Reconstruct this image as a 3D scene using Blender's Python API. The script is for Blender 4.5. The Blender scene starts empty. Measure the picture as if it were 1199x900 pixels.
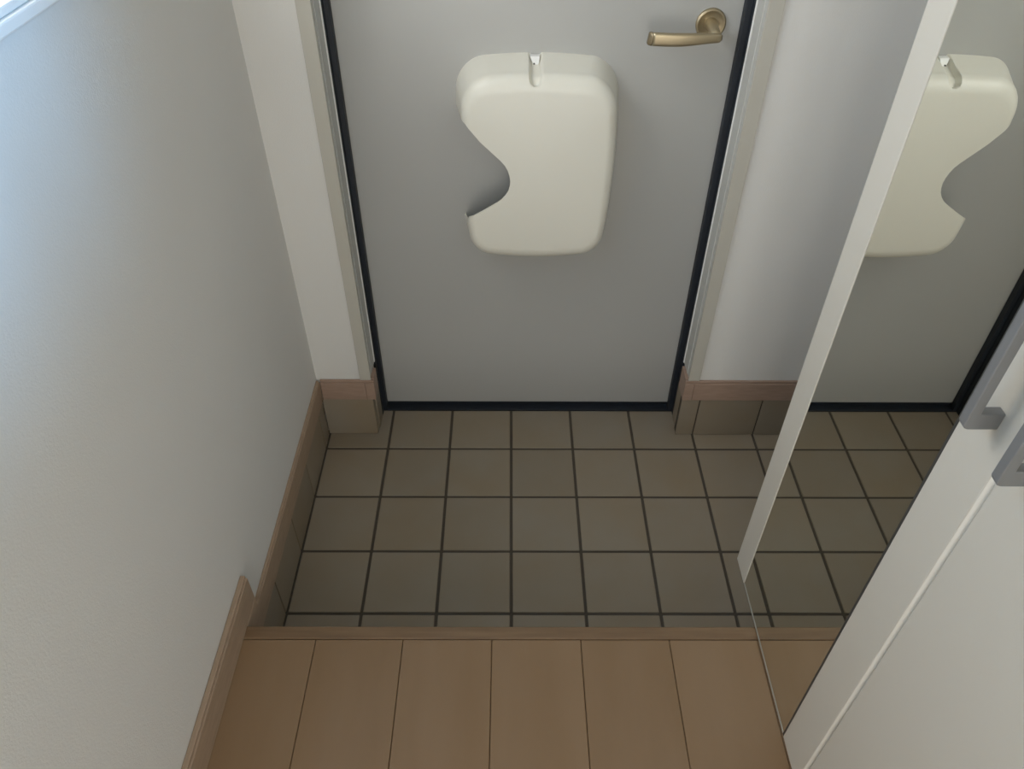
import bpy, bmesh, math, random
from mathutils import Vector, Matrix

random.seed(7)
SC = bpy.context.scene
COL = SC.collection

# ------------------------------------------------------------------ camera
F_PX, PITCH, YAW, ROLL = 899.155, 0.736963, 0.0050864, 0.0060176
CAM = Vector((-0.005688, -1.323394, 1.418998))
cp, sp = math.cos(PITCH), math.sin(PITCH)
fw = Vector((math.sin(YAW) * cp, math.cos(YAW) * cp, -sp))
rt0 = Vector((math.cos(YAW), -math.sin(YAW), 0))
up0 = rt0.cross(fw)
rt = math.cos(ROLL) * rt0 + math.sin(ROLL) * up0
up = -math.sin(ROLL) * rt0 + math.cos(ROLL) * up0
cam_data = bpy.data.cameras.new('camera')
cam = bpy.data.objects.new('camera', cam_data)
COL.objects.link(cam)
M = Matrix((rt, up, -fw)).transposed().to_4x4()
M.translation = CAM
cam.matrix_world = M
cam_data.sensor_fit = 'HORIZONTAL'
cam_data.sensor_width = 36.0
cam_data.lens = 36.0 * F_PX / 1199.0
cam_data.clip_start = 0.01
SC.camera = cam

# ------------------------------------------------------------------ world, daylight, exposure
world = bpy.data.worlds.new('sky'); SC.world = world
world.use_nodes = True
bg = world.node_tree.nodes['Background']
bg.inputs['Color'].default_value = (0.62, 0.80, 1.0, 1)
bg.inputs['Strength'].default_value = 1.0


def area(name, loc, rot, sx, sy, power, col):
    l = bpy.data.lights.new(name, 'AREA')
    l.shape = 'RECTANGLE'; l.size = sx; l.size_y = sy
    l.energy = power; l.color = col
    o = bpy.data.objects.new(name, l)
    o.location = loc; o.rotation_euler = rot
    COL.objects.link(o)
    return o


# daylight outside the side window (left wall) and outside the window at the far end of the hall
area('daylight_side', (-0.66, -0.36, 1.60), (0, math.radians(-90), 0), 0.78, 0.60, 13.5, (1.0, 0.98, 0.95))
_p = Vector((0.93, -1.46, 1.86)); _d = Vector((-0.47, -0.82, 1.50)) - _p
_hi = area('added_blue_beam', _p, _d.to_track_quat('-Z', 'Y').to_euler(), 0.30, 0.40, 8.0, (0.25, 0.57, 1.0))  # added blue light from an unseen source, tints the upper left wall
_hi.data.spread = math.radians(44)  # beam narrowed and aimed to keep the blue glow local
area('daylight_hall', (-0.12, -2.55, 1.15), (math.radians(90), 0, 0), 0.66, 1.80, 22.5, (1.0, 0.935, 0.83))

vs = SC.view_settings
vs.view_transform = 'Standard'; vs.look = 'None'; vs.gamma = 1.0
vs.use_curve_mapping = False
vs.exposure = 0.0

# ------------------------------------------------------------------ materials
def mat(name, col, rough=0.6, metal=0.0, var=0.0, vscale=8.0, bump=0.0, bscale=300.0, spec=0.5,
        rnd=0.0, stretch=None, col2=None, bdist=0.001, coat=0.0):
    m = bpy.data.materials.new(name); m.use_nodes = True
    nt = m.node_tree; n = nt.nodes; L = nt.links
    b = n['Principled BSDF']
    b.inputs['Roughness'].default_value = rough
    b.inputs['Metallic'].default_value = metal
    b.inputs['Specular IOR Level'].default_value = spec
    b.inputs['Coat Weight'].default_value = coat
    b.inputs['Base Color'].default_value = (*col, 1)
    tc = n.new('ShaderNodeTexCoord')
    geo = n.new('ShaderNodeNewGeometry')
    src = geo.outputs['Position']
    if stretch:
        mp = n.new('ShaderNodeMapping'); mp.inputs['Scale'].default_value = stretch
        L.new(src, mp.inputs['Vector']); vsrc = mp.outputs['Vector']
    else:
        vsrc = src
    if var > 0 or rnd > 0:
        oi = n.new('ShaderNodeObjectInfo')
        nz = n.new('ShaderNodeTexNoise'); nz.noise_dimensions = '4D'
        nz.inputs['Scale'].default_value = vscale; nz.inputs['Detail'].default_value = 5
        wv = n.new('ShaderNodeMath'); wv.operation = 'MULTIPLY'; wv.inputs[1].default_value = 37.0 if rnd > 0 else 0.0
        L.new(oi.outputs['Random'], wv.inputs[0]); L.new(wv.outputs[0], nz.inputs['W'])
        L.new(vsrc, nz.inputs['Vector'])
        rp = n.new('ShaderNodeValToRGB')
        c2 = col2 if col2 else tuple(min(1, c * (1 + var)) for c in col)
        c1 = col if col2 else tuple(c * (1 - var) for c in col)
        rp.color_ramp.elements[0].position = 0.3; rp.color_ramp.elements[1].position = 0.7
        rp.color_ramp.elements[0].color = (*c1, 1); rp.color_ramp.elements[1].color = (*c2, 1)
        L.new(nz.outputs['Fac'], rp.inputs['Fac'])
        out = rp.outputs['Color']
        if rnd > 0:
            hs = n.new('ShaderNodeHueSaturation')
            mr = n.new('ShaderNodeMapRange')
            mr.inputs['To Min'].default_value = 1 - rnd; mr.inputs['To Max'].default_value = 1 + rnd
            L.new(oi.outputs['Random'], mr.inputs['Value']); L.new(mr.outputs[0], hs.inputs['Value'])
            L.new(out, hs.inputs['Color']); out = hs.outputs['Color']
        L.new(out, b.inputs['Base Color'])
    if bump > 0:
        bz = n.new('ShaderNodeTexNoise'); bz.inputs['Scale'].default_value = bscale; bz.inputs['Detail'].default_value = 3
        L.new(vsrc, bz.inputs['Vector'])
        bp = n.new('ShaderNodeBump'); bp.inputs['Strength'].default_value = bump; bp.inputs['Distance'].default_value = bdist
        L.new(bz.outputs['Fac'], bp.inputs['Height']); L.new(bp.outputs['Normal'], b.inputs['Normal'])
    return m


MAT = dict(
    wall=mat('wallpaper', (0.70, 0.69, 0.66), 0.85, bump=0.35, bscale=420, var=0.02, vscale=3),
    ceiling=mat('ceiling_paper', (0.74, 0.73, 0.70), 0.9, bump=0.2, bscale=300),
    door=mat('door_steel', (0.435, 0.435, 0.415), 0.33, bump=0.05, bscale=700, var=0.015, vscale=2, spec=0.6),
    rubber=mat('black_rubber', (0.012, 0.017, 0.025), 0.55),
    casing=mat('casing_beige', (0.50, 0.48, 0.42), 0.6, bump=0.05),
    jamb=mat('jamb_steel', (0.52, 0.52, 0.49), 0.4),
    board=mat('baseboard_wood', (0.36, 0.25, 0.19), 0.5, var=0.10, vscale=30, stretch=(1, 1, 6), bump=0.05),
    board_y=mat('baseboard_wood_side', (0.36, 0.26, 0.18), 0.5, var=0.10, vscale=30, stretch=(6, 1, 6), bump=0.05),
    tile=mat('stone_tile', (0.268, 0.212, 0.142), 0.48, rnd=0.06, col2=(0.285, 0.245, 0.190), vscale=6, bump=0.10, bscale=260, spec=0.4),
    grout=mat('grout', (0.075, 0.062, 0.046), 0.9, bump=0.3, bscale=500),
    plank=mat('floor_wood', (0.228, 0.142, 0.074), 0.34, rnd=0.03, col2=(0.250, 0.162, 0.092), vscale=7, stretch=(2.5, 0.6, 1), spec=0.4),
    plank_gap=mat('plank_gap', (0.10, 0.06, 0.032), 0.8),
    lip=mat('step_wood', (0.150, 0.090, 0.046), 0.45, col2=(0.215, 0.135, 0.072), var=0.1, vscale=16, stretch=(0.5, 7, 7)),
    cover=mat('ivory_plastic', (0.775, 0.755, 0.665), 0.38, bump=0.03, bscale=900),
    clip=mat('white_clip', (0.85, 0.85, 0.82), 0.4),
    screw=mat('dark_screw', (0.10, 0.09, 0.08), 0.5, metal=0.5),
    bronze=mat('satin_gold', (0.46, 0.385, 0.255), 0.40, metal=0.85, bump=0.05, bscale=600),
    bronze_dark=mat('satin_gold_edge', (0.28, 0.23, 0.15), 0.45, metal=0.8),
    cabinet=mat('white_laminate', (0.565, 0.535, 0.47), 0.45, bump=0.06, bscale=600),
    cabinet_edge_lit=mat('white_laminate_lit_edge', (0.70, 0.67, 0.60), 0.4),  # lighter than the cabinet: light caught by the edge is put into the colour
    mirror=mat('mirror_silver', (0.84, 0.84, 0.78), 0.0, metal=1.0),
    mirror_back=mat('mirror_edge', (0.05, 0.05, 0.045), 0.4),
    alu=mat('aluminium', (0.50, 0.49, 0.46), 0.3, metal=0.9),
    grey=mat('grey_handle', (0.195, 0.197, 0.198), 0.4, metal=0.15),
    sill=mat('window_white', (0.80, 0.80, 0.78), 0.4),
)
g = bpy.data.materials.new('window_glass'); g.use_nodes = True
nt = g.node_tree; nt.nodes.clear()
o_ = nt.nodes.new('ShaderNodeOutputMaterial'); mx = nt.nodes.new('ShaderNodeMixShader')
tr = nt.nodes.new('ShaderNodeBsdfTransparent'); gl = nt.nodes.new('ShaderNodeBsdfGlossy')
gl.inputs['Roughness'].default_value = 0.05; mx.inputs[0].default_value = 0.08
nt.links.new(tr.outputs[0], mx.inputs[1]); nt.links.new(gl.outputs[0], mx.inputs[2]); nt.links.new(mx.outputs[0], o_.inputs[0])
MAT['glass'] = g


# ------------------------------------------------------------------ mesh helpers
def add_box(bm, x0, x1, y0, y1, z0, z1):
    vsx = [bm.verts.new((x, y, z)) for x in (x0, x1) for y in (y0, y1) for z in (z0, z1)]
    for f in ((0, 1, 3, 2), (4, 6, 7, 5), (0, 4, 5, 1), (2, 3, 7, 6), (0, 2, 6, 4), (1, 5, 7, 3)):
        bm.faces.new([vsx[i] for i in f])


def bevel_bm(bm, w, seg=2):
    if w > 0:
        bmesh.ops.bevel(bm, geom=list(bm.edges), offset=w, segments=seg, profile=0.5, affect='EDGES', clamp_overlap=True)


def link(name, bm, material, parent=None, smooth=False):
    bmesh.ops.recalc_face_normals(bm, faces=list(bm.faces))
    me = bpy.data.meshes.new(name); bm.to_mesh(me); bm.free()
    if material: me.materials.append(MAT[material] if isinstance(material, str) else material)
    if smooth:
        for p in me.polygons: p.use_smooth = True
    o = bpy.data.objects.new(name, me); COL.objects.link(o)
    if parent: o.parent = parent
    return o


def box(name, b, material, parent=None, bev=0.0, seg=2):
    bm = bmesh.new(); add_box(bm, *b); bevel_bm(bm, bev, seg)
    return link(name, bm, material, parent)


def boxes(name, bs, material, parent=None):
    bm = bmesh.new()
    for b in bs: add_box(bm, *b)
    return link(name, bm, material, parent)


def tag(o, label=None, cat=None, group=None, kind=None):
    if label: o['label'] = label
    if cat: o['category'] = cat
    if group: o['group'] = group
    if kind: o['kind'] = kind
    return o


def empty(name, loc):
    o = bpy.data.objects.new(name, None); COL.objects.link(o); o.location = loc
    o.empty_display_size = 0.05
    return o


def adopt(child, parent):
    child.parent = parent
    child.matrix_parent_inverse = Matrix.Translation(-parent.location)
    return child


def sstep(a, b, x):
    t = max(0.0, min(1.0, (x - a) / (b - a)))
    return t * t * (3 - 2 * t)


# ------------------------------------------------------------------ dimensions (metres)
W = 0.155            # tile pitch
J = 0.0062           # joint width
ST = 0.212           # height of the wooden hall floor above the tiles
XL = -0.470          # left wall plane
XR = 0.800           # right wall plane behind the cabinet
XM = 0.4222          # mirror / cabinet front plane
YW = 0.055           # door wall plane
YD = 0.155           # door plane
YS = 0.120           # front of the black rebate
LIP0, LIP1 = -0.6430, -0.6185
CEIL = 2.60
YB = -2.35           # back end of the hall
SK = 0.123           # tile skirting height
BT = 0.185           # board top above tiles
SIDE_END = -1.10     # near end of the cabinet niche

# ------------------------------------------------------------------ floors
floor = box('floor_entrance', (XL - 0.05, XR + 0.05, -0.66, 0.30, -0.06, -0.0022), 'grout')
tag(floor, 'sunken entrance floor of square taupe tiles with dark joints', 'floor', kind='structure')
tile_meshes = {}
YS0, YS1 = -4 * W + 0.001, 0.1365
for i in range(-3, 6):
    for j in range(-4, 1):
        x0, x1 = i * W, (i + 1) * W
        y0, y1 = j * W, (j + 1) * W
        y1 = min(y1, YS1 + J / 2)
        x1 = min(x1, XR + J / 2)
        w, d = x1 - x0 - J, y1 - y0 - J
        key = (round(w, 4), round(d, 4))
        if key not in tile_meshes:
            bm = bmesh.new(); add_box(bm, -w / 2, w / 2, -d / 2, d / 2, -0.009, 0); bevel_bm(bm, 0.0012, 1)
            t = link('tile', bm, 'tile'); tile_meshes[key] = t.data
        else:
            t = bpy.data.objects.new('tile', tile_meshes[key]); COL.objects.link(t)
        t.location = ((x0 + x1) / 2, (y0 + y1) / 2, random.uniform(-0.0004, 0.0))
        t.rotation_euler = (random.uniform(-.002, .002), random.uniform(-.002, .002), 0)
        t.parent = floor

hall = box('floor_hall', (XL - 0.05, XR + 0.05, YB - 0.1, LIP0, ST - 0.06, ST - 0.012), 'plank_gap')
tag(hall, 'raised hall floor of wide warm brown wooden planks', 'floor', kind='structure')
PX = [-0.470, -0.3349, -0.1860, -0.0340, 0.1180, 0.2695, 0.4210, 0.5725, 0.8]
for a, b in zip(PX[:-1], PX[1:]):
    box('plank', (a + 0.0005, b - 0.0005, YB, LIP0 - 0.0006, ST - 0.012, ST), 'plank', hall, bev=0.0008, seg=1)

lip = empty('trim_1', (0, LIP1, 0))
tag(lip, 'wooden edge board along the front of the raised hall floor', 'step edge', kind='structure')
adopt(box('edge_board', (-0.470, XR, LIP0 + 0.0004, LIP1, ST - 0.030, ST + 0.0006), 'lip', bev=0.002), lip)
adopt(box('riser', (-0.470, XR, LIP0 + 0.0002, LIP1 - 0.003, 0.0, ST - 0.0305), 'lip'), lip)

# ------------------------------------------------------------------ walls and ceiling
WIN = (-0.66, -0.06, 1.205, 2.00)     # side window opening: y0 y1 z0 z1
T = 0.14
wl = boxes('wall_left', [
    (XL - T, XL, YB - 0.1, WIN[0], 0, CEIL), (XL - T, XL, WIN[1], 0.30, 0, CEIL),
    (XL - T, XL, WIN[0], WIN[1], 0, WIN[2]), (XL - T, XL, WIN[0], WIN[1], WIN[3], CEIL)], 'wall')
tag(wl, 'white papered side wall on the left of the entrance', 'wall', kind='structure')
JL, JR = -0.3385, 0.4262              # door opening
DTOP = 2.02
wf = boxes('wall_front', [
    (XL, JL - 0.004, YW, 0.30, SK, CEIL), (JR + 0.004, XR, YW, 0.30, SK, CEIL),
    (XL, JL - 0.004, YW + 0.02, 0.30, 0, SK), (JR + 0.004, XR, YW + 0.02, 0.30, 0, SK),
    (JL - 0.004, JR + 0.004, YW, 0.30, DTOP + 0.03, CEIL)], 'wall')
tag(wf, 'white papered wall around the entrance door', 'wall', kind='structure')
HW = (-1.72, -1.15, 1.50, 2.12)     # added unseen opening in the right wall, shaped to pass the blue beam
wr = boxes('wall_right', [
    (XR, XR + T, SIDE_END, 0.30, 0, CEIL), (0.44, XR + T, YB - 0.1, HW[0], ST, CEIL), (0.44, XR + T, HW[1], SIDE_END, ST, CEIL),
    (0.44, XR + T, HW[0], HW[1], ST, HW[2]), (0.44, XR + T, HW[0], HW[1], HW[3], CEIL)], 'wall')
tag(wr, 'white papered wall behind the tall cabinet on the right', 'wall', kind='structure')
WB = (-0.44, 0.20, ST + 0.03, 2.05)
wb = boxes('wall_back', [
    (XL - T, WB[0], YB - T, YB, 0, CEIL), (WB[1], XR, YB - T, YB, 0, CEIL),
    (WB[0], WB[1], YB - T, YB, 0, WB[2]), (WB[0], WB[1], YB - T, YB, WB[3], CEIL)], 'wall')
tag(wb, 'white wall with a window at the far end of the hall', 'wall', kind='structure')
ce = box('ceiling', (XL - T, XR + T, YB - T, 0.30, CEIL, CEIL + 0.1), 'ceiling')
tag(ce, 'white papered ceiling over the hall and entrance', 'ceiling', kind='structure')


def window(name, label, axis, fixed, a0, a1, z0, z1, inward, sill):
    """frame bars, panes and sill in a wall opening; axis = direction the opening runs along."""
    def B(a, b, d0, d1, c, d):
        lo, hi = sorted((fixed + inward * d0, fixed + inward * d1))
        return (lo, hi, a, b, c, d) if axis == 'y' else (a, b, lo, hi, c, d)
    w = empty(name, ((fixed, (a0 + a1) / 2, z0) if axis == 'y' else ((a0 + a1) / 2, fixed, z0)))
    tag(w, label, 'window', kind='structure')
    mid = (a0 + a1) / 2
    bw = 0.035
    for bx in (B(a0, a0 + bw, -.11, -.06, z0, z1), B(a1 - bw, a1, -.11, -.06, z0, z1),
               B(a0 + bw, a1 - bw, -.11, -.06, z0, z0 + bw), B(a0 + bw, a1 - bw, -.11, -.06, z1 - bw, z1),
               B(mid - bw / 2, mid + bw / 2, -.105, -.065, z0 + bw, z1 - bw)):
        adopt(box('frame_bar', bx, 'sill', bev=0.002), w)
    for p0, p1 in ((a0 + bw, mid - bw / 2), (mid + bw / 2, a1 - bw)):
        adopt(box('pane', B(p0, p1, -.088, -.084, z0 + bw, z1 - bw), 'glass'), w)
    if sill:
        # stepped interior casing: apron board, then the sill board with a rounded nose
        adopt(box('sill', B(a0 - 0.02, a1 + 0.02, -.06, .008, z0 - 0.0085, z0 + 0.0005), 'sill', bev=0.002), w)
        adopt(box('sill_apron', B(a0 - 0.02, a1 + 0.02, .0002, .0125, z0 - 0.021, z0 - 0.0087), 'sill', bev=0.002), w)
        for e0, e1 in ((a0 - 0.02, a0 - 0.0003), (a1 + 0.0003, a1 + 0.02)):
            adopt(box('casing', B(e0, e1, .0002, .010, z0 + 0.001, z1 + 0.02), 'sill', bev=0.002), w)
        adopt(box('casing', B(a0, a1, .0002, .010, z1 + 0.0003, z1 + 0.02), 'sill', bev=0.002), w)
    return w


window('window_1', 'white framed side window with a sill at the upper left', 'y', XL, *WIN[:2], *WIN[2:], 1, True)
window('added_window_3', 'added high window behind the viewer, unseen, for the blue beam', 'y', XR + 0.03, *HW, -1, False)
window('window_2', 'window at the far end of the hall behind the viewer', 'x', YB, *WB, 1, False)


# ------------------------------------------------------------------ skirtings and baseboards
def skirt_tiles(parent, horizontal, fixed, cuts, thick_to, zt=SK):
    """a row of skirting tiles along x (horizontal) or y; fixed = visible face coordinate."""
    for a, b in zip(cuts[:-1], cuts[1:]):
        lo, hi = sorted((fixed, thick_to))
        bx = (a, b, lo, hi, 0.0008, zt) if horizontal else (lo, hi, a, b, 0.0008, zt)
        t = box('skirting_tile', bx, 'tile', bev=0.001, seg=1)
        adopt(t, parent)


h = J / 2
# left wall, tile level
bl = empty('baseboard_left', (XL, -0.28, 0))
tag(bl, 'wood topped tile skirting along the left wall beside the tiles', 'baseboard', kind='structure')
ys = [-4 * W, -3 * W, -2 * W, -W, 0.0, 0.0495]
for a, b in zip(ys[:-1], ys[1:]):
    adopt(box('skirting_tile', (XL + 0.0003, XL + 0.0045, a + h * 0.5, b - h * 0.5, 0.0005, SK), 'tile', bev=0.0008, seg=1), bl)
adopt(box('joint_bed', (XL + 0.0001, XL + 0.0020, ys[0], ys[-1], 0.0005, SK), 'grout'), bl)
adopt(box('base_board', (XL + 0.0003, XL + 0.0085, -0.6175, 0.0475, SK + 0.0004, BT - 0.0045), 'board_y', bev=0.0012), bl)
adopt(box('board_cap', (XL + 0.0003, XL + 0.0065, -0.6175, 0.0475, BT - 0.0043, BT), 'board_y', bev=0.001), bl)
# left wall, hall level
b2 = empty('baseboard_hall_left', (XL, -1.5, ST))
tag(b2, 'light brown baseboard along the left wall above the hall floor', 'baseboard', kind='structure')
adopt(box('base_board', (XL + 0.0003, XL + 0.012, YB + 0.001, -0.563, ST + 0.0008, ST + 0.0635), 'board_y', bev=0.0012), b2)
adopt(box('board_cap', (XL + 0.0003, XL + 0.0095, YB + 0.001, -0.563, ST + 0.0637, ST + 0.070), 'board_y', bev=0.0015), b2)

adopt(box('board_end', (XL + 0.0003, XL + 0.012, LIP1 + 0.0005, -0.563, BT + 0.0005, ST + 0.0006), 'board_y'), b2)

# front wall, left of the door
TC = 0.0505          # visible face of the skirting tile on the front wall
bfl = empty('baseboard_front_left', (-0.40, YW, 0))
tag(bfl, 'skirting tile and board on the wall left of the door', 'baseboard', kind='structure')
skirt_tiles(bfl, True, TC, [-0.4655, -0.3405], YW + 0.0195)
adopt(box('skirting_tile', (JL - 0.0035, -0.3375, YW + 0.0197, YS - 0.0005, 0.0008, SK), 'tile', bev=0.001, seg=1), bfl)
adopt(box('base_board', (-0.4612, -0.3535, TC - 0.003, YW - 0.0003, SK + 0.0004, BT - 0.008), 'board', bev=0.0012), bfl)
adopt(box('base_board', (-0.3531, -0.3315, TC - 0.003, YW - 0.0003, SK + 0.0004, BT - 0.008), 'board', bev=0.0012), bfl)
adopt(box('board_cap', (-0.4612, -0.3325, TC - 0.0012, YW - 0.0003, BT - 0.0078, BT), 'board', bev=0.0015), bfl)
adopt(box('board_return', (JL - 0.0035, -0.3318, YW - 0.0001, 0.094, SK + 0.0004, BT + 0.002), 'board', bev=0.0012), bfl)
# front wall, right of the door
bfr = empty('baseboard_front_right', (0.60, YW, 0))
tag(bfr, 'skirting tiles and board on the wall right of the door', 'baseboard', kind='structure')
adopt(box('joint_bed', (0.4225, XR, TC + 0.003, YW + 0.0195, 0.0005, SK), 'grout'), bfr)
for a, b in ((0.4205, 3 * W - h * .5), (3 * W + h * .5, 4 * W - h * .5), (4 * W + h * .5, 5 * W - h * .5)):
    adopt(box('skirting_tile', (a, b, TC, TC + 0.0028, 0.0008, SK), 'tile', bev=0.0008, seg=1), bfr)
adopt(box('skirting_tile', (0.4240, JR + 0.0035, YW + 0.0197, YS - 0.0005, 0.0008, SK), 'tile', bev=0.001, seg=1), bfr)
adopt(box('base_board', (0.4424, XR, TC - 0.003, YW - 0.0003, SK + 0.0004, BT - 0.008), 'board', bev=0.0012), bfr)
adopt(box('base_board', (0.4195, 0.4420, TC - 0.003, YW - 0.0003, SK + 0.0004, BT - 0.008), 'board', bev=0.0012), bfr)
adopt(box('board_cap', (0.4205, XR, TC - 0.0012, YW - 0.0003, BT - 0.0078, BT), 'board', bev=0.0015), bfr)
adopt(box('board_return', (0.4200, JR + 0.0035, YW - 0.0001, 0.104, SK + 0.0004, BT + 0.002), 'board', bev=0.0012), bfr)

# ------------------------------------------------------------------ door frame
fr = empty('trim_2', (0.045, YW, 0))
tag(fr, 'beige casing and grey steel jambs framing the entrance door', 'door frame', kind='structure')
z0 = BT + 0.0004
adopt(box('casing', (-0.3640, -0.3378, TC - 0.0004, YW - 0.0003, z0, DTOP + 0.026), 'casing', bev=0.0008), fr)
adopt(box('casing', (0.4260, 0.4530, TC - 0.0004, YW - 0.0003, z0, DTOP + 0.026), 'casing', bev=0.0008), fr)
adopt(box('casing', (-0.3376, 0.4258, TC - 0.0004, YW - 0.0003, DTOP, DTOP + 0.026), 'casing', bev=0.0008), fr)
for s, xj in ((-1, JL), (1, JR)):
    z1 = BT + 0.0025
    lo, hi = sorted((xj + s * 0.0038, xj + s * 0.0012))
    adopt(box('jamb', (lo, hi, YW, 0.0735, z1, DTOP), 'jamb', bev=0.0004), fr)
    lo, hi = sorted((xj + s * 0.0038, xj - s * 0.0002))
    adopt(box('jamb_stop', (lo, hi, 0.0737, YS - 0.006, z1, DTOP), 'jamb', bev=0.0008), fr)
    lo, hi = sorted((xj + s * 0.0038, xj - s * 0.0020))
    adopt(box('jamb_lip', (lo, hi, YS - 0.0058, YS - 0.0006, z1, DTOP), 'sill', bev=0.0008), fr)
adopt(box('head_jamb', (JL, JR, YW + 0.001, YS - 0.0006, DTOP, DTOP + 0.03), 'jamb'), fr)

# ------------------------------------------------------------------ entrance door
door = empty('door_1', (0.042, YD, 0))
tag(door, 'pale grey steel entrance door with black seal and brass lever', 'door', kind='structure')
LX0, LX1 = -0.3285, 0.4150
adopt(box('leaf', (LX0, LX1, YD, YD + 0.045, 0.0160, DTOP - 0.02), 'door', bev=0.0015), door)
sealz = DTOP - 0.001
for s, xa, xl in ((-1, JL + 0.0022, LX0), (1, JR - 0.0018, LX1)):
    lo, hi = sorted((xa, xa + s * 0.008))
    adopt(box('seal', (lo, hi, YS, 0.1370, 0.0005, sealz), 'rubber', bev=0.0015), door)
    lo, hi = sorted((xl - s * 0.0015, xa + s * 0.008))
    adopt(box('seal', (lo, hi, 0.1372, YD - 0.0002, 0.0005, sealz), 'rubber', bev=0.0015), door)
adopt(box('threshold', (JL + 0.0022, JR - 0.0018, 0.1372, YD + 0.045, -0.001, 0.0035), 'rubber', bev=0.0008), door)
adopt(box('seal', (LX0, LX1, YD + 0.004, YD + 0.030, 0.0037, 0.0158), 'rubber'), door)
adopt(box('seal', (LX0, LX1, YS, YD - 0.0002, DTOP - 0.0225, sealz), 'rubber', bev=0.001), door)
boxes('door_backing', [(JL, JR, YD + 0.0455, 0.29, 0.0005, DTOP)], 'rubber').parent = None
adopt(bpy.data.objects['door_backing'], door)


def lathe(bm, prof, n=48, centre=(0, 0, 0), axis='y'):
    """prof = list of (radius, along); revolve about axis y (towards -y = out of the door)."""
    rings = []
    for r, a in prof:
        ring = []
        for k in range(n):
            t = 2 * math.pi * k / n
            ring.append(bm.verts.new((centre[0] + r * math.cos(t), centre[1] + a, centre[2] + r * math.sin(t))))
        rings.append(ring)
    for A, B in zip(rings[:-1], rings[1:]):
        for k in range(n):
            bm.faces.new((A[k], A[(k + 1) % n], B[(k + 1) % n], B[k]))
    bm.faces.new(rings[0]); bm.faces.new(rings[-1])


HX, HZ = 0.3598, 0.9665
bm = bmesh.new()
lathe(bm, [(0.0275, 0.002), (0.0275, -0.0035), (0.0268, -0.0050), (0.0245, -0.0062), (0.0235, -0.0062), (0.0225, -0.0052), (0.012, -0.0050)], centre=(HX, YD, HZ))
rose = adopt(link('handle_rosette', bm, 'bronze', smooth=True), door)
# lever: neck and bar in one swept mesh
bm = bmesh.new()


def ring_loft(bm, rings, close=True):
    vr = [[bm.verts.new(p) for p in r] for r in rings]
    n = len(vr[0])
    for A, B in zip(vr[:-1], vr[1:]):
        for k in range(n):
            bm.faces.new((A[k], A[(k + 1) % n], B[(k + 1) % n], B[k]))
    if close:
        bm.faces.new(vr[0]); bm.faces.new(vr[-1])


def superell(n, a, b, e=4.0):
    pts = []
    for k in range(n):
        t = 2 * math.pi * k / n
        c, s = math.cos(t), math.sin(t)
        pts.append((a * math.copysign(abs(c) ** (2 / e), c), b * math.copysign(abs(s) ** (2 / e), s)))
    return pts


rings = []
for yy, xx, zz, r in ((YD - 0.004, HX, HZ, 0.0125), (YD - 0.020, HX + .0005, HZ - .001, 0.0105), (YD - 0.040, HX + .001, HZ - .004, 0.0095), (YD - 0.058, HX + .0015, HZ - .006, 0.0088)):
    rings.append([(xx + r * math.cos(2 * math.pi * k / 24), yy, zz + r * math.sin(2 * math.pi * k / 24)) for k in range(24)])
ring_loft(bm, rings)
neck = adopt(link('handle_neck', bm, 'bronze', smooth=True), door)
bm = bmesh.new(); rings = []
N = 26
for k in range(N + 1):
    t = k / N
    x = 0.3710 - t * (0.3710 - 0.2475)
    endr = min(1.0, math.sqrt(max(0.0, 1 - (1 - min(1, t / 0.10)) ** 2)) + 0.05)
    hz = (0.0078 + 0.0034 * sstep(0, 0.7, t)) * (0.45 + 0.55 * endr)
    zc = 0.9606 - 0.0036 * sstep(0.0, 0.75, t) + 0.0012 * t
    yc = YD - 0.0575 - 0.004 * math.sin(t * math.pi * 0.9)
    th = (0.0068 - 0.0014 * t) * endr
    rings.append([(x, yc + p[0], zc + p[1]) for p in superell(24, th, hz, 3.6)])
ring_loft(bm, rings)
lever = adopt(link('handle_lever', bm, 'bronze', smooth=True), door)
bm = bmesh.new(); rings = []
for x, k_ in ((0.2474, 1.0), (0.2435, 0.99), (0.2410, 0.93), (0.2400, 0.82)):
    rings.append([(x + 0.0016 * p[1] / 0.011, YD - 0.0587 + p[0] + (0.2474 - x) * 0.8, 0.9582 + p[1]) for p in superell(24, 0.0054 * k_, 0.0112 * k_, 3.6)])
ring_loft(bm, rings)
cap = adopt(link('lever_end', bm, 'bronze_dark', smooth=True), door)
tag(lever, 'satin brass lever bar'); tag(rose, 'round brass rosette')


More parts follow.
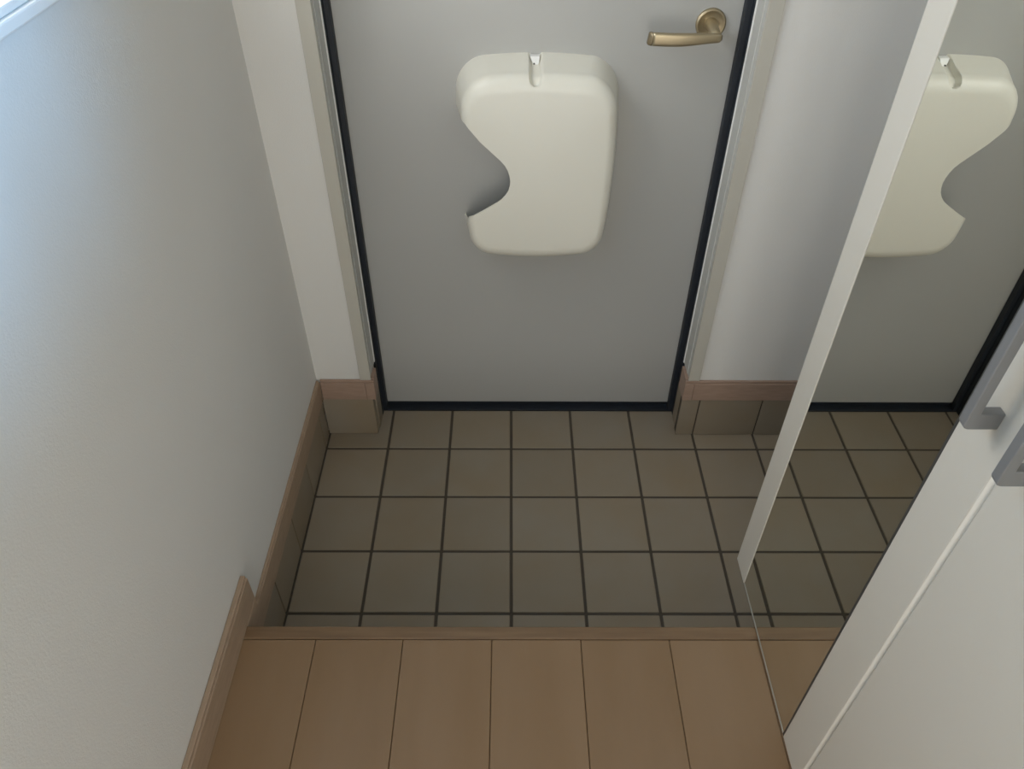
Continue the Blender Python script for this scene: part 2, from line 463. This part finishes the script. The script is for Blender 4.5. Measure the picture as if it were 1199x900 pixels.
# ------------------------------------------------------------------ letter box cover on the door
def cover_ring(i_l, i_r, i_t, i_b, r, y, n=640):
    x0, x1 = -0.1115 + i_l, 0.2100 - i_r
    z0, z1 = 0.5200 + i_b, 0.9035 - i_t
    pts = []
    rb = r * 0.72
    segs = [((x1 - r, z1 - r), 0, r), ((x0 + r, z1 - r), 90, r), ((x0 + rb, z0 + rb), 180, rb), ((x1 - rb, z0 + rb), 270, rb)]
    ring = []
    for (cx, cz), a0, r in segs:
        for k in range(41):
            a = math.radians(a0 + 90 * k / 40)
            ring.append((cx + r * math.cos(a), cz + r * math.sin(a)))
    # resample by arc length starting on the right-hand side
    ring.append(ring[0])
    d = [0]
    for a, b in zip(ring[:-1], ring[1:]): d.append(d[-1] + math.hypot(b[0] - a[0], b[1] - a[1]))
    out = []; idx = 0
    for k in range(n):
        s = d[-1] * k / n
        while d[idx + 1] < s: idx += 1
        t = (s - d[idx]) / max(1e-9, d[idx + 1] - d[idx])
        out.append((ring[idx][0] * (1 - t) + ring[idx + 1][0] * t, ring[idx][1] * (1 - t) + ring[idx + 1][1] * t))
    res = []
    xc, hw, zc = 0.0488, 0.159, 0.7145
    for x, z in out:
        q = (x - xc) / hw
        k = (0.02 if x < xc else 0.075) if z > 0.71 else 0.105
        w = 1 - k * ((z - 0.71) / 0.19) ** 2
        xx = xc + (x - xc) * w
        zz = z + (0.0125 * (1 - q * q) * (z - zc) / 0.2 if z > zc else 0.016 * (1 - q * q) * (z - zc) / 0.2)
        res.append((xx, y, zz))
    return res


FY = 0.0685
YK = 0.0960
levels = []
nw = 12
for k in range(nw + 1):                      # slanted side walls
    t = k / nw
    y = (YD + 0.0015) - t * (YD + 0.0015 - YK)
    levels.append((0.012 * t, 0.010 * t, 0.013 * t, 0.006 * t, 0.054, y))
nr = 12
for k in range(1, nr + 1):                   # rounded shoulder
    a = math.pi / 2 * k / nr
    c, s = 1 - math.cos(a), math.sin(a)
    levels.append((0.012 + 0.020 * c, 0.010 + 0.022 * c, 0.013 + 0.030 * c, 0.006 + 0.030 * c, 0.054 - 0.010 * c, YK + (FY - YK) * s))
GX, GZ, GR = 0.0413, 0.8955, 0.0128
rings = [cover_ring(*l) for l in levels]
last = rings[-1]
cx, cz = 0.05, 0.71
for k in range(1, 22):                       # front face, slightly crowned
    t = k / 22
    rings.append([(x + (cx - x) * t, FY - 0.005 * (1 - (1 - t) ** 2), z + (cz - z) * t) for x, y, z in last])


def groove(p):
    x, y, z = p
    dz = min(0.0, z - GZ)
    d = math.hypot(x - GX, dz)
    k = 1 - sstep(GR * 0.55, GR, d)
    return (x, y + 0.0085 * k * sstep(YD - 0.001, YD - 0.010, y) if y < YD else y, z - 0.0085 * k * (1 if y < YD - 0.001 else 0))


rings = [[groove(p) for p in r] for r in rings]
bm = bmesh.new()
vr = [[bm.verts.new(p) for p in r] for r in rings]
nn = len(vr[0])
for A, B in zip(vr[:-1], vr[1:]):
    for k in range(nn):
        bm.faces.new((A[k], A[(k + 1) % nn], B[(k + 1) % nn], B[k]))
cv = bm.verts.new((cx, FY - 0.005, cz))
for k in range(nn): bm.faces.new((vr[-1][k], vr[-1][(k + 1) % nn], cv))
bmesh.ops.recalc_face_normals(bm, faces=list(bm.faces))
# make normals point out (towards -y at the front)
if sum(f.normal.y for f in bm.faces) > 0: bmesh.ops.reverse_faces(bm, faces=list(bm.faces))
me = bpy.data.meshes.new('shell_raw'); bm.to_mesh(me); bm.free()
shell = bpy.data.objects.new('shell_raw', me); COL.objects.link(shell)
sm = shell.modifiers.new('thick', 'SOLIDIFY'); sm.thickness = 0.0032; sm.offset = -1
cut = [(-0.30, 0.8150), (-0.0975, 0.8150), (-0.0905, 0.8120), (-0.0860, 0.8070), (-0.0623, 0.7785), (-0.0398, 0.7570),
       (-0.0230, 0.7410), (-0.0150, 0.7315), (-0.0090, 0.7200), (-0.0058, 0.7090), (-0.0045, 0.6985), (-0.0056, 0.6880), (-0.0085, 0.6775), (-0.0140, 0.6680),
       (-0.0215, 0.6590), (-0.0310, 0.6515), (-0.0588, 0.6326), (-0.0860, 0.6155), (-0.0895, 0.6110), (-0.0915, 0.5990), (-0.0945, 0.5870), (-0.0985, 0.5780), (-0.1020, 0.5760), (-0.30, 0.5760)]
bm = bmesh.new()
ca = [bm.verts.new((x, -0.05, z)) for x, z in cut]; cb = [bm.verts.new((x, YD + 0.05, z)) for x, z in cut]
bm.faces.new(ca); bm.faces.new(cb[::-1])
for k in range(len(cut)):
    bm.faces.new((ca[k], cb[k], cb[(k + 1) % len(cut)], ca[(k + 1) % len(cut)]))
cutter = link('cutter', bm, None)
bo = shell.modifiers.new('cut', 'BOOLEAN'); bo.operation = 'DIFFERENCE'; bo.object = cutter; bo.solver = 'EXACT'
bpy.context.view_layer.update()
dg = bpy.context.evaluated_depsgraph_get()
ev = shell.evaluated_get(dg)
me2 = bpy.data.meshes.new_from_object(ev)
me2.materials.clear(); me2.materials.append(MAT['cover'])
bpy.data.objects.remove(shell); bpy.data.objects.remove(cutter)
for p in me2.polygons: p.use_smooth = True
me2.set_sharp_from_angle(angle=math.radians(40))
cover = empty('mail_slot_cover', (0.049, YD, 0.50))
tag(cover, 'ivory plastic mail slot cover with a curved side cutout hung on the door', 'mail cover')
so = bpy.data.objects.new('shell', me2); COL.objects.link(so); adopt(so, cover)
# small white clip in the groove at the top
bm = bmesh.new()
pr = [(-0.0095, 0.0075), (0.0095, 0.0075), (0.0070, -0.004), (0.0030, -0.0105), (-0.0010, -0.0090), (-0.0065, 0.001)]
fa = [bm.verts.new((GX - .0005 + x, YD - 0.018 + 0.006 * (z / 0.01), 0.9045 + z)) for x, z in pr]
fb = [bm.verts.new((GX - .0005 + x, YD - 0.0005, 0.9045 + z)) for x, z in pr]
bm.faces.new(fa); bm.faces.new(fb[::-1])
for k in range(len(pr)): bm.faces.new((fa[k], fb[k], fb[(k + 1) % len(pr)], fa[(k + 1) % len(pr)]))
bevel_bm(bm, 0.0006, 1)
clip = adopt(link('clip', bm, 'clip'), cover); tag(clip, 'small white clip')
bm = bmesh.new(); lathe(bm, [(0.0018, -0.0008), (0.0018, 0.002)], n=16, centre=(GX - 0.002, YD - 0.0205, 0.9005))
sc = adopt(link('screw', bm, 'screw'), cover); tag(sc, 'tiny dark screw')

# ------------------------------------------------------------------ tall cabinet with mirror door
cab = empty('shoe_cabinet', (0.62, -0.88, ST))
tag(cab, 'tall white cabinet with a mirrored door along the right side', 'cabinet')
CB, CT = 0.2155, 2.40
CY0, CY1 = SIDE_END + 0.003, -0.479
body = boxes('body', [
    (XM + 0.021, XR - 0.001, CY0, CY0 + 0.018, ST + 0.0008, CT), (XM + 0.021, XR - 0.001, CY1 - 0.018, CY1, ST + 0.0008, CT),
    (XR - 0.012, XR - 0.001, CY0 + 0.018, CY1 - 0.018, ST + 0.0008, CT),
    (XM + 0.021, XR - 0.012, CY0 + 0.018, CY1 - 0.018, ST + 0.0008, ST + 0.020),
    (XM + 0.021, XR - 0.012, CY0 + 0.018, CY1 - 0.018, CT - 0.018, CT),
    (XM + 0.021, XR - 0.012, -0.889, -0.871, ST + 0.020, CT - 0.018)], 'cabinet')
adopt(body, cab)
# mirrored door: far stile, mirror, near stile on a backing panel
GAP0, GAP1 = -0.8835, -0.8755
backing = adopt(box('mirror_door', (XM + 0.0045, XM + 0.020, GAP1, CY1, CB, CT), 'cabinet', bev=0.001), cab)
tag(backing, 'white door panel carrying the mirror')


def sub(o, part):
    o.parent = part
    o.matrix_parent_inverse = Matrix.Identity(4)
    return o


MY0, MY1 = -0.8035, -0.5340
sub(box('stile', (XM - 0.0012, XM + 0.0044, MY1 + 0.0006, CY1, CB, CT), 'cabinet', bev=0.0012), backing)
sub(box('stile', (XM - 0.0012, XM + 0.0044, GAP1, MY0 - 0.0042, CB, CT), 'cabinet', bev=0.0012), backing)
mir = sub(box('mirror', (XM, XM + 0.0042, MY0, MY1, CB + 0.0030, CT - 0.002), 'mirror'), backing)
tag(mir, 'tall mirror pane')
sub(box('mirror_channel', (XM - 0.0010, XM + 0.0042, MY0, MY1, CB, CB + 0.0028), 'alu', bev=0.0004, seg=1), backing)
sub(box('mirror_edge', (XM - 0.0006, XM + 0.0042, MY0 - 0.0040, MY0 - 0.0002, CB, CT - 0.002), 'mirror_back'), backing)
near = adopt(box('plain_door', (XM - 0.0012, XM + 0.020, CY0, GAP0, CB, CT), 'cabinet', bev=0.002), cab)
tag(near, 'plain white door panel')
# chamfered near edge of the mirror door, its catch-light painted in lighter laminate
bm = bmesh.new()
pr = [(GAP1 - 0.0002, XM - 0.0010), (GAP1 - 0.0060, XM + 0.0030), (GAP1 - 0.0060, XM + 0.020), (GAP1 - 0.0002, XM + 0.020)]
A = [bm.verts.new((x, y, CB)) for y, x in pr]; B = [bm.verts.new((x, y, CT)) for y, x in pr]
bm.faces.new(A); bm.faces.new(B[::-1])
for k in range(4): bm.faces.new((A[k], B[k], B[(k + 1) % 4], A[(k + 1) % 4]))
sub(link('edge_band', bm, 'cabinet_edge_lit'), backing)


def pull(parent, yc, z0, z1):
    hw = 0.0052
    bm = bmesh.new()
    xo, xi, xd = XM - 0.0325, XM - 0.0225, XM - 0.0012
    fz = 0.0185
    prof = [(xd, z0), (xo + 0.005, z0), (xo + 0.0015, z0 + 0.0015), (xo, z0 + 0.005), (xo, z1 - 0.005), (xo + 0.0015, z1 - 0.0015), (xo + 0.005, z1), (xd, z1),
            (xd, z1 - fz), (xi, z1 - fz), (xi, z0 + fz), (xd, z0 + fz)]
    A = [bm.verts.new((x, yc - hw, z)) for x, z in prof]; B = [bm.verts.new((x, yc + hw, z)) for x, z in prof]
    bm.faces.new(A); bm.faces.new(B[::-1])
    for k in range(len(prof)): bm.faces.new((A[k], B[k], B[(k + 1) % len(prof)], A[(k + 1) % len(prof)]))
    bmesh.ops.recalc_face_normals(bm, faces=list(bm.faces))
    bevel_bm(bm, 0.0011, 2)
    o = link('handle', bm, 'grey'); tag(o, 'grey bar pull handle')
    sub(o, parent)
    return o


pull(backing, -0.8485, 0.9405, 1.105)
pull(near, -0.9115, 0.9385, 1.103)
